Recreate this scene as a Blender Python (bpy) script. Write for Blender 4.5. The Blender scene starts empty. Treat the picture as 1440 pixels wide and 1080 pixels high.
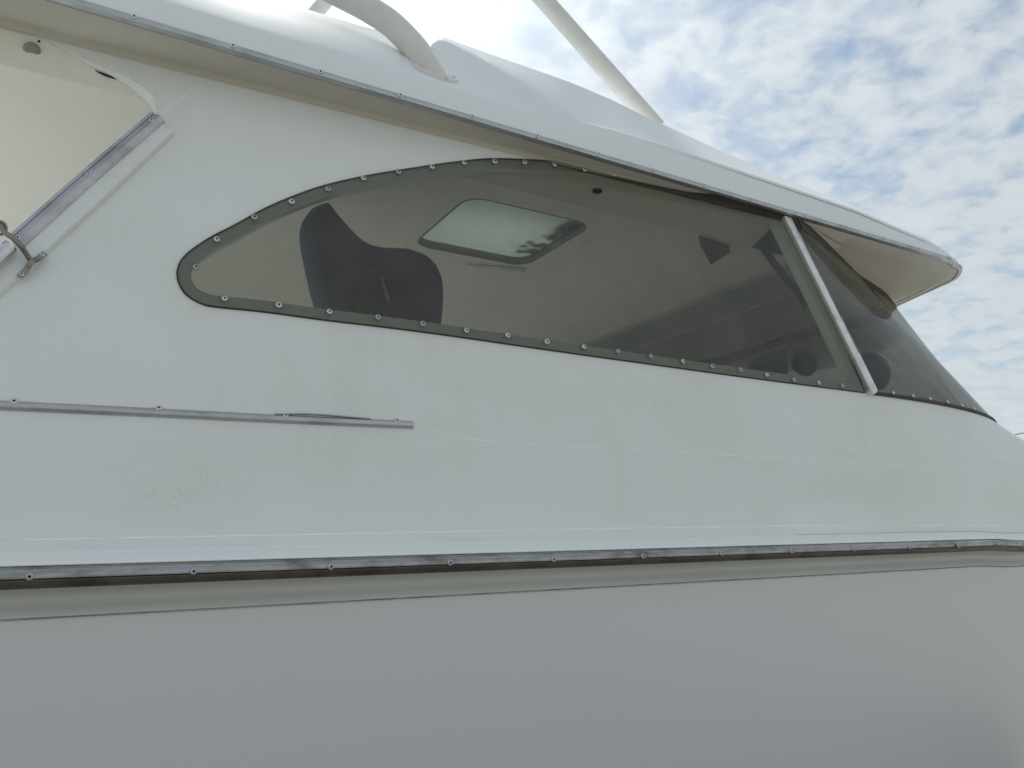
import bpy, math, random
from mathutils import Vector, Matrix, geometry
random.seed(7)
R = math.radians
sc = bpy.context.scene
COL = sc.collection

# ------------------------------------------------------------------ camera
CAM = Vector((0, 0, 1.6)); YAW = R(29.0); PITCH = R(11.6); FPX = 1120.0
cam_d = bpy.data.cameras.new('camera'); cam = bpy.data.objects.new('camera', cam_d); COL.objects.link(cam)
cam_d.sensor_width = 36; cam_d.lens = 28.0; cam_d.clip_start = 0.05; cam_d.clip_end = 3000
cam.location = CAM; cam.rotation_euler = (R(90) + PITCH, 0, -YAW)
sc.camera = cam

# ------------------------------------------------------------------ light
SUN_EL, SUN_AZ = R(50), R(10)          # azimuth measured from +Y towards +X
SUN = Vector((math.sin(SUN_AZ) * math.cos(SUN_EL), math.cos(SUN_AZ) * math.cos(SUN_EL), math.sin(SUN_EL)))
sc.view_settings.view_transform = 'Standard'; sc.view_settings.look = 'None'
sc.view_settings.gamma = 1.0; sc.view_settings.use_curve_mapping = False
sc.view_settings.exposure = 0.22
w = bpy.data.worlds.new('World'); sc.world = w; w.use_nodes = True
NT = w.node_tree; NT.nodes.clear()
def wn(t, **k):
    n = NT.nodes.new(t)
    for a, b in k.items(): setattr(n, a, b)
    return n
def wl(a, b): NT.links.new(a, b)
def wmath(op, a, b=None, c=None, clamp=False):
    n = wn('ShaderNodeMath', operation=op); n.use_clamp = clamp
    for i, v in enumerate((a, b, c)):
        if v is None: continue
        if isinstance(v, (int, float)): n.inputs[i].default_value = v
        else: wl(v, n.inputs[i])
    return n.outputs[0]
sky = wn('ShaderNodeTexSky', sky_type='NISHITA'); sky.sun_disc = False
sky.sun_elevation = SUN_EL; sky.sun_rotation = SUN_AZ; sky.air_density = 1.0; sky.dust_density = 1.6; sky.ozone_density = 1.0
tc = wn('ShaderNodeTexCoord')
sep = wn('ShaderNodeSeparateXYZ'); wl(tc.outputs['Generated'], sep.inputs[0])
zc = wmath('ADD', wmath('MAXIMUM', sep.outputs[2], 0.0), 0.16)
cx, cy = wmath('DIVIDE', sep.outputs[0], zc), wmath('DIVIDE', sep.outputs[1], zc)
cmb = wn('ShaderNodeCombineXYZ'); wl(cx, cmb.inputs[0]); wl(cy, cmb.inputs[1])
def noise(scale, detail, rough, dist=0.0, off=0.0):
    n = wn('ShaderNodeTexNoise'); n.inputs['Scale'].default_value = scale; n.inputs['Detail'].default_value = detail
    n.inputs['Roughness'].default_value = rough; n.inputs['Distortion'].default_value = dist
    m = wn('ShaderNodeMapping'); m.inputs['Location'].default_value = (off, off * 1.7, off * 0.3)
    wl(cmb.outputs[0], m.inputs[0]); wl(m.outputs[0], n.inputs['Vector']); return n.outputs[0]
big = noise(0.9, 3, 0.5, 0.3, 3.1); puff = noise(14.0, 5, 0.50, 0.25, 1.3); wisp = noise(2.4, 6, 0.62, 0.6, 7.7)
dens = wmath('ADD', wmath('ADD', wmath('MULTIPLY', big, 0.45), wmath('MULTIPLY', puff, 0.85)), wmath('MULTIPLY', wisp, 0.30))
mr = wn('ShaderNodeMapRange', interpolation_type='SMOOTHSTEP'); wl(dens, mr.inputs[0])
mr.inputs[1].default_value = 0.50; mr.inputs[2].default_value = 0.92
low_sky = wmath('MULTIPLY', wmath('SUBTRACT', 0.42, sep.outputs[2], None, True), 1.3)   # slant through the layer thickens it
mask = wmath('ADD', mr.outputs[0], low_sky, None, True)
dt = wn('ShaderNodeVectorMath', operation='DOT_PRODUCT'); wl(tc.outputs['Generated'], dt.inputs[0]); dt.inputs[1].default_value = SUN
ca = wmath('MAXIMUM', dt.outputs['Value'], 0.0)
glow = wmath('ADD', wmath('MULTIPLY', wmath('POWER', ca, 7.0), 4.0), wmath('MULTIPLY', wmath('POWER', ca, 26.0), 7.0))
lum = wmath('ADD', glow, 5.9)
lum = wmath('MULTIPLY', lum, wmath('ADD', wmath('MULTIPLY', puff, 0.3), 0.85))
cc = wn('ShaderNodeVectorMath', operation='SCALE'); cc.inputs[0].default_value = (0.94, 1.0, 1.03); wl(lum, cc.inputs['Scale'])
mx = wn('ShaderNodeMix', data_type='RGBA'); wl(wmath('MULTIPLY', mask, 0.86), mx.inputs[0])
sm = wn('ShaderNodeVectorMath', operation='MULTIPLY'); wl(sky.outputs[0], sm.inputs[0]); sm.inputs[1].default_value = (0.88, 1.0, 0.98); wl(sm.outputs[0], mx.inputs[6]); wl(cc.outputs[0], mx.inputs[7])
bg = wn('ShaderNodeBackground'); bg.inputs[1].default_value = 0.10; wl(mx.outputs[2], bg.inputs[0])
wo = wn('ShaderNodeOutputWorld'); wl(bg.outputs[0], wo.inputs[0])

sun_d = bpy.data.lights.new('sun', 'SUN'); sun_d.energy = 3.6; sun_d.angle = R(6); sun_d.color = (1.0, 0.96, 0.9)
sun_o = bpy.data.objects.new('sun', sun_d); COL.objects.link(sun_o)
sun_o.rotation_euler = SUN.to_track_quat('Z', 'Y').to_euler(); sun_o.location = (0, 0, 20)

# ------------------------------------------------------------------ helpers: placing
def ray(px, py):
    u, v = (px - 720) / FPX, (540 - py) / FPX
    cp, sp, cyw, syw = math.cos(PITCH), math.sin(PITCH), math.cos(YAW), math.sin(YAW)
    f = Vector((syw * cp, cyw * cp, sp)); r = Vector((cyw, -syw, 0)); up = Vector((-syw * sp, -cyw * sp, cp))
    return f + r * u + up * v
def atY(px, py, Y):
    d = ray(px, py); return CAM + d * ((Y - CAM.y) / d.y)
def atZ(px, py, Z):
    d = ray(px, py); return CAM + d * ((Z - CAM.z) / d.z)
XAFT = -0.50                               # aft end of the hardtop
YC = 2.95                                  # the boat's centre line
def lean(x): return 0.16 - 0.04 * max(-1.0, min(x, 3.0))
def W(x, z): return 1.80 + lean(x) * (z - 1.6)
def WP(x, z, off=0.0):
    n = WN(x, z); return Vector((x, W(x, z), z)) + n * off
def WN(x, z):
    e = 1e-3
    a = (W(x + e, z) - W(x - e, z)) / (2 * e); b = (W(x, z + e) - W(x, z - e)) / (2 * e)
    return Vector((a, -1, b)).normalized()
def onW(px, py):                           # where a sight line meets the cabin side
    d = ray(px, py); lo, hi = 0.5, 8.0
    for _ in range(50):
        m = (lo + hi) / 2; p = CAM + d * m
        if p.y < W(p.x, p.z): lo = m
        else: hi = m
    p = CAM + d * lo; return Vector((p.x, p.z))
def zr(x):                                 # height of the rub rail's middle
    s = max(0.0, min(1.0, (x - 2.98) / 0.26)); return 1.548 + 0.021 * min(x, 6) - 0.010 * s * s * (3 - 2 * s)
def lerp_list(pts, n):                     # resample a polyline (Catmull-Rom through pts)
    pts = [Vector(p) for p in pts]; out = []
    P = [pts[0] * 2 - pts[1]] + pts + [pts[-1] * 2 - pts[-2]]
    segs = len(pts) - 1
    for i in range(n):
        t = i / (n - 1) * segs; k = min(int(t), segs - 1); u = t - k
        a, b, c, d = P[k], P[k + 1], P[k + 2], P[k + 3]
        out.append(0.5 * ((2 * b) + (c - a) * u + (2 * a - 5 * b + 4 * c - d) * u * u + (3 * b - a - 3 * c + d) * u ** 3))
    return out
def interp(tab, x):
    if x <= tab[0][0]:
        (a, b), (c, d) = tab[0], tab[1]; return b + (x - a) * (d - b) / (c - a)
    for (a, b), (c, d) in zip(tab, tab[1:]):
        if x <= c: return b + (x - a) * (d - b) / (c - a)
    (a, b), (c, d) = tab[-2], tab[-1]; return b + (x - a) * (d - b) / (c - a)
def bez(p, t):
    a, b, c, d = [Vector(q) for q in p]; s = 1 - t
    return a * s ** 3 + b * 3 * s * s * t + c * 3 * s * t * t + d * t ** 3

# ------------------------------------------------------------------ helpers: objects
def link(name, me, mats, parent=None):
    o = bpy.data.objects.new(name, me); COL.objects.link(o)
    if not isinstance(mats, (list, tuple)): mats = [mats]
    if not me.materials:
        for m in mats: me.materials.append(m)
    if parent is not None:
        o.parent = parent
        if parent.type == 'EMPTY': o.matrix_parent_inverse = Matrix.Translation(-parent.location)
    return o
def mesh(name, v, f, smooth=True, normals=None, fm=None):
    me = bpy.data.meshes.new(name); me.from_pydata([tuple(p) for p in v], [], [tuple(q) for q in f])
    if fm:
        for p, i in zip(me.polygons, fm): p.material_index = i
    me.validate(); me.update()
    for p in me.polygons: p.use_smooth = smooth
    if normals: me.normals_split_custom_set_from_vertices([tuple(n) for n in normals])
    return me
def make(name, v, f, mat, parent=None, smooth=True, normals=None, fm=None):
    return link(name, mesh(name, v, f, smooth, normals, fm), mat, parent)
def mirrored(v, f, n=None):
    k = len(v)
    v2 = [Vector((p[0], 2 * YC - p[1], p[2])) for p in v]
    f2 = [tuple(reversed([i + k for i in q])) for q in f]
    n2 = None if n is None else list(n) + [Vector((a[0], -a[1], a[2])) for a in n]
    return list(v) + v2, list(f) + f2, n2
def both(name, v, f, mat):                 # a part on each side of the boat
    a = make(name, v, f, mat, boat); m, g, _ = mirrored(v, f); h = len(v)
    make(name, m[h:], [tuple(i - h for i in q) for q in g[len(f):]], mat, boat); return a
def blend(A, B, s): return [a.lerp(b, s) for a, b in zip(A, B)]
def loft(lines, closed=False):
    n = len(lines[0]); v = [p for l in lines for p in l]; f = []
    m = len(lines)
    for j in range(m if closed else m - 1):
        for i in range(n - 1):
            a, b = j * n + i, ((j + 1) % m) * n + i
            f.append((a, a + 1, b + 1, b))
    return v, f
def inside(p, poly):
    c = False; n = len(poly); x, y = p
    for i in range(n):
        x1, y1 = poly[i]; x2, y2 = poly[i - 1]
        if (y1 > y) != (y2 > y) and x < (x2 - x1) * (y - y1) / (y2 - y1) + x1: c = not c
    return c
def dense(poly, step):
    out = []
    for i in range(len(poly)):
        a, b = Vector(poly[i]), Vector(poly[(i + 1) % len(poly)])
        k = max(1, int((b - a).length / step))
        out += [a.lerp(b, j / k) for j in range(k)]
    return out
def region(outer, holes, step, fn):        # triangulated sheet with holes, u,v -> 3D
    loops = [dense(outer, step)] + [dense(h, step) for h in holes]
    pts, edges = [], []
    for l in loops:
        k = len(pts); pts += l; edges += [(k + i, k + (i + 1) % len(l)) for i in range(len(l))]
    us = [p.x for p in loops[0]]; vs = [p.y for p in loops[0]]
    nb = len(pts); bnd = list(pts)
    u = min(us) + step / 2
    while u < max(us):
        vv = min(vs) + step / 2
        while vv < max(vs):
            q = Vector((u, vv))
            if inside(q, loops[0]) and not any(inside(q, h) for h in loops[1:]) and min((q - b).length_squared for b in bnd) > (step * .55) ** 2:
                pts.append(q)
            vv += step
        u += step
    r = geometry.delaunay_2d_cdt([Vector(p) for p in pts], edges, [], 0, 1e-6)
    P, F = r[0], r[2]; f = []
    for t in F:
        c = sum((P[i] for i in t), Vector((0, 0))) / len(t)
        if inside(c, loops[0]) and not any(inside(c, h) for h in loops[1:]): f.append(tuple(t))
    return [fn(p.x, p.y) for p in P], f, P
def sweep(path, prof, nrm=None, caps=True):
    # prof: (a, b), a along the outward normal, b along the "up" that completes the frame
    n = len(path); rings = []
    for i, p in enumerate(path):
        p = Vector(p); t = (Vector(path[min(i + 1, n - 1)]) - Vector(path[max(i - 1, 0)])).normalized()
        if nrm is None: N = t.cross(Vector((0, 0, 1)))
        else: N = Vector(nrm(i) if callable(nrm) else nrm)
        N = (N - t * N.dot(t)).normalized(); B = N.cross(t)
        rings.append([p + N * a + B * b for a, b in prof])
    k = len(prof); v = [q for r in rings for q in r]; f = []
    for i in range(n - 1):
        for j in range(k):
            a, b = i * k + j, i * k + (j + 1) % k
            f.append((a, b, b + k, a + k))
    if caps: f.append(tuple(reversed(range(k)))); f.append(tuple(range((n - 1) * k, n * k)))
    return v, f
def halfround(wd, ht, n=10, flat=0.0):
    p = [(-flat, wd / 2)] if flat else []
    p += [(ht * math.sin(math.pi * i / n), wd / 2 * math.cos(math.pi * i / n)) for i in range(n + 1)]
    if flat: p += [(-flat, -wd / 2)]
    return p
def circ(r, n=16): return [(r * math.cos(2 * math.pi * i / n), r * math.sin(2 * math.pi * i / n)) for i in range(n)]
def autosmooth(o, ang=35):
    me = o.data
    for p in me.polygons: p.use_smooth = True
    import bmesh
    bm = bmesh.new(); bm.from_mesh(me)
    for e in bm.edges:
        if len(e.link_faces) == 2 and e.calc_face_angle(0) > R(ang): e.smooth = False
    bm.to_mesh(me); bm.free(); return o
def thing(name, loc, label, cat, group=None):
    o = bpy.data.objects.new(name, None); COL.objects.link(o); o.location = loc
    o['label'] = label; o['category'] = cat
    if group: o['group'] = group
    return o

# ------------------------------------------------------------------ materials
class M:
    def __init__(s, name):
        s.m = bpy.data.materials.new(name); s.m.use_nodes = True; s.t = s.m.node_tree
        s.b = s.t.nodes['Principled BSDF']; s.out = s.t.nodes['Material Output']
        s.tc = s.t.nodes.new('ShaderNodeTexCoord')
    def n(s, t, **k):
        n = s.t.nodes.new(t)
        for a, b in k.items(): setattr(n, a, b)
        return n
    def l(s, a, b): s.t.links.new(a, b)
    def noise(s, scale, detail=4, rough=.5, stretch=(1, 1, 1), dist=0):
        mp = s.n('ShaderNodeMapping'); mp.inputs['Scale'].default_value = stretch; s.l(s.tc.outputs['Object'], mp.inputs[0])
        q = s.n('ShaderNodeTexNoise'); q.inputs['Scale'].default_value = scale; q.inputs['Detail'].default_value = detail
        q.inputs['Roughness'].default_value = rough; q.inputs['Distortion'].default_value = dist
        s.l(mp.outputs[0], q.inputs['Vector']); return q.outputs[0]
    def rng(s, v, a, b, c=0., d=1.):
        r = s.n('ShaderNodeMapRange'); s.l(v, r.inputs[0])
        for i, x in enumerate((a, b, c, d)): r.inputs[i + 1].default_value = x
        return r.outputs[0]
    def mix(s, fac, a, b):
        q = s.n('ShaderNodeMix', data_type='RGBA')
        for i, x in ((0, fac), (6, a), (7, b)):
            if hasattr(x, 'is_output'): s.l(x, q.inputs[i])
            else: q.inputs[i].default_value = x if i == 0 else (*x, 1)
        return q.outputs[2]
    def col(s, c):
        if hasattr(c, 'is_output'): s.l(c, s.b.inputs['Base Color'])
        else: s.b.inputs['Base Color'].default_value = (*c, 1)
    def set(s, **k):
        for a, b in k.items():
            i = s.b.inputs[a.replace('_', ' ')]
            if hasattr(b, 'is_output'): s.l(b, i)
            else: i.default_value = b
    def bump(s, h, dist, strength=1.0):
        b = s.n('ShaderNodeBump'); b.inputs['Distance'].default_value = dist; b.inputs['Strength'].default_value = strength
        s.l(h, b.inputs['Height']); s.l(b.outputs[0], s.b.inputs['Normal'])

def gelcoat(name, base, dirt, stain, rough=.38, amount=.5, streak=.35, wave=.5, speck=.35, grime=0, spec=.45):
    q = M(name)
    a = q.rng(q.noise(1.3, 5, .6), .38, .72, 0, amount)
    c = q.mix(a, base, dirt)
    st = q.rng(q.noise(5.0, 4, .6, (1.0, 1.0, .12)), .56, .80, 0, streak)
    c = q.mix(st, c, stain)
    sp = q.rng(q.noise(60, 2, .5), .70, .78, 0, speck)
    c = q.mix(sp, c, tuple(x * .8 for x in base))
    if grime:
        g1 = q.rng(q.noise(1.7, 4, .55, (1, 1, 1.4)), .50, .70, 0, 1); g2 = q.rng(q.noise(130, 3, .7), .42, .62, .25, 1)
        mm = q.n('ShaderNodeMath', operation='MULTIPLY'); q.l(g1, mm.inputs[0]); q.l(g2, mm.inputs[1])
        m3 = q.n('ShaderNodeMath', operation='MULTIPLY'); q.l(mm.outputs[0], m3.inputs[0]); m3.inputs[1].default_value = grime
        c = q.mix(m3.outputs[0], c, (.46, .45, .37))
    q.col(c)
    q.set(Roughness=q.rng(q.noise(3.0, 5, .65), .3, .7, rough - .08, rough + .14) if wave else rough)
    q.b.inputs['Specular IOR Level'].default_value = spec
    if wave: q.bump(q.noise(2.2, 2, .4), .006, wave)
    return q.m
MAT = {}
MAT['cabin'] = gelcoat('cabin_gelcoat', (.76, .795, .785), (.70, .72, .69), (.63, .645, .59), grime=.28)
MAT['roof'] = gelcoat('roof_gelcoat', (.79, .835, .845), (.74, .775, .78), (.72, .74, .73), .60, .4, .2, wave=0, spec=.15)
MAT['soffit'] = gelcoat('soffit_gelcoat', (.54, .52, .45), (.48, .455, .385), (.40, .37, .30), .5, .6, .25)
MAT['visor'] = gelcoat('visor_gelcoat', (.84, .80, .72), (.79, .75, .66), (.70, .65, .56), .5, .5, .2)
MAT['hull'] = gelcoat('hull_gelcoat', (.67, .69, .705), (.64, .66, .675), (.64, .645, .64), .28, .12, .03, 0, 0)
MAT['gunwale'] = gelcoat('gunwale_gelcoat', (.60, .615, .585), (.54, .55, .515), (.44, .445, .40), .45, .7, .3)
MAT['cap'] = gelcoat('cap_gelcoat', (.87, .91, .90), (.82, .85, .84), (.75, .76, .73), .42, .3, .1)
MAT['liner'] = gelcoat('headliner_vinyl', (.86, .84, .77), (.82, .80, .72), (.76, .73, .64), .6, .5, .15)
MAT['linergrey'] = gelcoat('forward_headliner', (.36, .37, .36), (.32, .33, .32), (.28, .28, .27), .6, .4, .2)
MAT['cove'] = gelcoat('cove_gelcoat', (.78, .76, .68), (.72, .69, .60), (.6, .56, .46), .45, .4, .2)

def metal(name, col, rough, dark):
    q = M(name)
    f = q.rng(q.noise(22, 5, .65, (.35, 1, 1)), .45, .72, 0, 1)
    q.col(q.mix(f, col, dark)); q.set(Metallic=.92, Roughness=q.rng(q.noise(40, 4, .6, (.3, 1, 1)), .3, .75, rough - .08, rough + .2))
    q.bump(q.noise(90, 3, .6), .0006, .5)
    return q.m
MAT['rail'] = metal('rail_stainless', (.37, .37, .375), .18, (.10, .092, .078))
MAT['trim'] = metal('trim_aluminium', (.50, .51, .53), .36, (.33, .33, .33))
MAT['chrome'] = metal('bright_stainless', (.72, .72, .73), .14, (.45, .45, .45))
MAT['screw'] = metal('screw_stainless', (.70, .71, .72), .24, (.42, .41, .39))
MAT['oldmetal'] = metal('tarnished_bronze', (.30, .28, .25), .4, (.14, .13, .11))
MAT['mullion'] = metal('mullion_aluminium', (.80, .80, .81), .5, (.60, .60, .62))
def plain(name, col, rough, spec=.5, bump=None, dirt=None):
    q = M(name)
    d = dirt or tuple(x * .75 for x in col)
    q.col(q.mix(q.rng(q.noise(14, 5, .6), .4, .7), col, d)); q.set(Roughness=rough)
    q.b.inputs['Specular IOR Level'].default_value = spec
    if bump: q.bump(q.noise(bump[0], 4, .6), bump[1], .8)
    return q.m
MAT['slot'] = plain('screw_recess', (.02, .02, .02), .7)
MAT['rubber'] = plain('dark_gasket', (.055, .050, .042), .65, .3, (70, .002), (.09, .075, .055))  # real gaskets, and the dark strips that paint shade at the heads
MAT['joint'] = plain('joint_sealant', (.34, .35, .34), .7, .3, None, (.18, .18, .17))
MAT['canvas'] = plain('grey_canvas', (.62, .66, .68), .85, .2, (120, .001), (.54, .58, .60))
MAT['joint2'] = plain('grey_frame', (.24, .25, .25), .6, .3, None, (.17, .18, .18))
MAT['tarnish'] = plain('dark_rail_insert', (.095, .082, .060), .34, .5, (60, .001), (.035, .032, .028))
MAT['navy'] = plain('navy_vinyl', (.014, .024, .080), .55, .3, (160, .0008), (.022, .034, .095))
MAT['blue'] = plain('blue_webbing', (.025, .045, .13), .8, .2)
MAT['black'] = plain('black_plastic', (.015, .016, .02), .5)
MAT['pipe'] = plain('white_pipe_paint', (.72, .72, .69), .32, .5, (30, .0006), (.64, .63, .58))
MAT['seam'] = plain('seam_gelcoat', (.95, .955, .94), .4, .5, None, (.84, .85, .82))
MAT['lens'] = plain('lamp_lens', (.30, .30, .28), .4)
MAT['bone'] = plain('white_plastic', (.92, .92, .88), .4)
MAT['wood'] = plain('pole_wood', (.16, .12, .09), .85)
MAT['leaf'] = plain('leaf_litter', (.025, .035, .03), .9)
def pane():
    q = M('smoked_acrylic'); q.t.nodes.remove(q.b)
    tr = q.n('ShaderNodeBsdfTransparent'); tr.inputs[0].default_value = (.68, .69, .66, 1)
    gl = q.n('ShaderNodeBsdfGlossy'); gl.inputs[0].default_value = (.62, .62, .60, 1); gl.inputs['Roughness'].default_value = .10
    di = q.n('ShaderNodeBsdfDiffuse'); di.inputs[0].default_value = (.43, .41, .365, 1)
    lw = q.n('ShaderNodeLayerWeight'); lw.inputs['Blend'].default_value = .5
    pw = q.n('ShaderNodeMath', operation='POWER'); q.l(lw.outputs['Facing'], pw.inputs[0]); pw.inputs[1].default_value = 4.0
    m1 = q.n('ShaderNodeMixShader'); q.l(q.rng(pw.outputs[0], 0, 1, .03, .75), m1.inputs[0]); q.l(tr.outputs[0], m1.inputs[1]); q.l(gl.outputs[0], m1.inputs[2])
    m2 = q.n('ShaderNodeMixShader')
    du = q.n('ShaderNodeMath', operation='ADD')
    q.l(q.rng(q.noise(5, 5, .65), .3, .75, .04, .13), du.inputs[0]); q.l(q.rng(q.noise(260, 2, .5), .64, .72, 0, .16), du.inputs[1])
    q.l(du.outputs[0], m2.inputs[0]); q.l(m1.outputs[0], m2.inputs[1]); q.l(di.outputs[0], m2.inputs[2])
    q.l(m2.outputs[0], q.out.inputs[0]); return q.m
def thin_blocker(m):
    t = m.node_tree; b = t.nodes['Principled BSDF']; o = t.nodes['Material Output']
    tl_ = t.nodes.new('ShaderNodeBsdfTranslucent'); tl_.inputs[0].default_value = (.80, .86, .88, 1)
    x = t.nodes.new('ShaderNodeMixShader'); x.inputs[0].default_value = .6
    t.links.new(b.outputs[0], x.inputs[1]); t.links.new(tl_.outputs[0], x.inputs[2]); t.links.new(x.outputs[0], o.inputs[0])
thin_blocker(MAT['canvas'])  # lets the added blocker pass some sunlight
MAT['pane'] = pane()
def frosted():
    q = M('frosted_hatch_acrylic'); q.t.nodes.remove(q.b)
    a = q.n('ShaderNodeBsdfTranslucent'); a.inputs[0].default_value = (.93, .97, .95, 1)
    d = q.n('ShaderNodeBsdfDiffuse'); d.inputs[0].default_value = (.5, .52, .5, 1)
    x = q.n('ShaderNodeMixShader'); x.inputs[0].default_value = .10
    q.l(a.outputs[0], x.inputs[1]); q.l(d.outputs[0], x.inputs[2]); q.l(x.outputs[0], q.out.inputs[0]); return q.m
MAT['frost'] = frosted()
def gravel():
    q = M('yard_gravel')
    c = q.mix(q.rng(q.noise(.6, 5, .6), .3, .7), (.34, .325, .29), (.26, .25, .22))
    c = q.mix(q.rng(q.noise(55, 3, .6), .4, .65), c, (.38, .365, .33)); q.col(c); q.set(Roughness=.9)
    q.bump(q.noise(60, 3, .6), .02, .9); return q.m
MAT['ground'] = gravel()

# ------------------------------------------------------------------ setting
def ground():
    n, s = 24, 1200.0
    ks = [math.copysign(abs(i / n) ** 2.2, i) * s for i in range(-n, n + 1)]
    v = [(a, b, 0.0) for a in ks for b in ks]; m = len(ks)
    f = [(i * m + j, (i + 1) * m + j, (i + 1) * m + j + 1, i * m + j + 1) for i in range(m - 1) for j in range(m - 1)]
    o = make('ground', v, f, MAT['ground']); o['kind'] = 'structure'
ground()

# ------------------------------------------------------------------ the boat
boat = thing('motor_boat', (1.0, YC, 0.0), 'weathered white fibreglass cabin boat with smoked curved side window', 'boat')

# screw: dome head with a dark recess, shared mesh
def screw_mesh():
    n = 12; v, f, fm = [], [], []
    prof = [(1.0, 0.0), (.95, .22), (.72, .46), (.36, .56), (.30, .34)]
    for r, h in prof: v += [(r * math.cos(2 * math.pi * i / n), r * math.sin(2 * math.pi * i / n), h) for i in range(n)]
    for k in range(len(prof) - 1):
        for i in range(n):
            f.append((k * n + i, k * n + (i + 1) % n, (k + 1) * n + (i + 1) % n, (k + 1) * n + i)); fm.append(1 if k == 3 else 0)
    f.append(tuple(range(4 * n, 5 * n))); fm.append(1)
    me = mesh('screw', v, f, True, None, fm); me.materials.append(MAT['screw']); me.materials.append(MAT['slot']); return me
SCREW = screw_mesh(); DULL = SCREW.copy(); DULL.materials[0] = MAT['trim']
def screw(p, nrm, r, parent, me=None):
    o = bpy.data.objects.new('screw', me or SCREW); COL.objects.link(o); o.parent = parent
    q = Vector(nrm).normalized().to_track_quat('Z', 'Y')
    q = q @ Matrix.Rotation(random.uniform(0, 6), 3, 'Z').to_quaternion()
    tilt = Matrix.Rotation(random.uniform(-.12, .12), 3, 'X').to_quaternion()
    o.matrix_local = Matrix.Translation(p) @ (q @ tilt).to_matrix().to_4x4() @ Matrix.Scale(r, 4)
    return o

# --- curves of the front: sill, deck edge, rail
SILL0 = onW(1226, 553); XS, ZS = SILL0.x, SILL0.y
YS = W(XS, ZS)
S_B = [(XS, YS, ZS), (XS + .72, YS - .015, ZS), (4.12, 2.02, ZS + .01), (4.25, YC, ZS + .02)]
def zb(x): return zr(x) + .042
R_B = [(XS, W(XS, zb(XS)), zb(XS)), (4.0, 1.80, zb(4.0)), (5.6, 2.2, zb(5.6)), (6.1, YC, zb(6.1))]
RAIL_B = [(XS, 1.745, 0), (4.05, 1.745, 0), (5.72, 2.12, 0), (6.22, YC, 0)]
NS = 60
S = [bez(S_B, i / NS) for i in range(NS + 1)]
Rb = [bez(R_B, i / NS) for i in range(NS + 1)]
T_KEY = [atZ(1113, 300, 2.775), atZ(1160, 343, 2.75), atZ(1200, 383, 2.735), atZ(1246, 434, 2.715), Vector((3.30, YC, 2.715))]
T = lerp_list(T_KEY, NS + 1)
XT, ZT = T[0].x, T[0].z

E0, E1 = atY(188, 25, 1.85), atY(1337, 364, 1.85)
def EZ(x): return E0.z + (E1.z - E0.z) * (x - E0.x) / (E1.x - E0.x)
# --- hull
rail_path = [Vector((x, 1.745, zr(x))) for x in [-3.5 + i * .12 for i in range(int((XS + 3.5) / .12))]]
rail_path += [Vector((p.x, p.y, zr(p.x))) for p in (bez(RAIL_B, i / 70) for i in range(71))]
def offset(path, out, dz):
    r = []
    for i, p in enumerate(path):
        t = (path[min(i + 1, len(path) - 1)] - path[max(i - 1, 0)]).normalized()
        n = t.cross(Vector((0, 0, 1))).normalized()
        q = p + n * out + Vector((0, 0, dz)); q.y = min(q.y, YC); r.append(q)
    return r
def hull_line(h, k):                       # h: height above keel as share, k: inset
    r = []
    for p in offset(rail_path, -.058, 0):
        b = max(0.0, (p.x - 2.2) / 4.0); top = p.z - .077
        z = top * h + (1 - h) * (0.0 + .25 * b * b)
        ins = k * (1.0 + 1.1 * b)
        r.append(Vector((p.x - (1 - h) * 1.0 * b * b, min(p.y + ins, YC), z)))
    return r
hl = [hull_line(1, 0), hull_line(.96, .010), hull_line(.8, .060), hull_line(.6, .125), hull_line(.42, .19), hull_line(.30, .24), hull_line(.28, .30), hull_line(.0, 1.2)]
v, f = loft(hl); v, f, _ = mirrored(v, [tuple(reversed(q)) for q in f])
k = len(rail_path); half = len(v) // 2
tr = [j * k for j in range(len(hl))]; f.append(tuple(tr) + tuple(i + half for i in reversed(tr)))
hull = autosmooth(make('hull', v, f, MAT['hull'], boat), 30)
# the moulded band between hull and rail: lip, hollow, lip
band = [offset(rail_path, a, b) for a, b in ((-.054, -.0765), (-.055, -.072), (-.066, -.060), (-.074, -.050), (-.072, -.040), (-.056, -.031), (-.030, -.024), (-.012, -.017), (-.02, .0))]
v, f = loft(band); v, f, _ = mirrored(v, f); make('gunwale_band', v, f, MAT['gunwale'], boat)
shade_line = sweep(offset(rail_path, -.0545, -.0785), [(-.004, .0015), (.0015, .0012), (.0015, -.0012), (-.004, -.0015)])
make('hull_joint', *shade_line, MAT['joint'], boat)  # dark line paints the shade under the moulded step
# metal rub rail and the white cap over it
rr = sweep(rail_path, [(-.02, .019), (.0, .0195), (.0065, .0182), (.012, .0150), (.0165, .0105), (.0195, .005), (.0205, .000), (.0195, -.003), (-.02, -.004)])
rail = autosmooth(make('rub_rail', *rr, MAT['rail'], boat), 40)
low = sweep(rail_path, [(-.02, -.0045), (.0165, -.0045), (.0175, -.0055), (.0178, -.0075), (.0165, -.0085), (.0150, -.0125), (.0110, -.0180), (.005, -.0215), (-.02, -.0225)])
autosmooth(make('rail_insert', *low, MAT['tarnish'], boat), 30)  # dark lower half: tarnish plus the ground's reflection put into the colour
cap = [offset(rail_path, a, b) for a, b in ((-.018, .018), (.004, .0195), (.0065, .0215), (.002, .025), (-.008, .0295), (-.020, .0345), (-.034, .0395), (-.048, .0425), (-.0535, .0445), (-.055, .0475), (-.075, .049))]
v, f = loft(cap); v, f, _ = mirrored(v, f); make('gunwale_cap', v, f, MAT['cap'], boat)
for px in (45, 273, 465, 632, 777, 903, 1014, 1112, 1200, 1279, 1348, 1412):
    x = atY(px, 785, 1.728).x
    screw(Vector((x, 1.745 - .0205, zr(x) + .001)), (0, -1, .05), .0078, rail, DULL)

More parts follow.
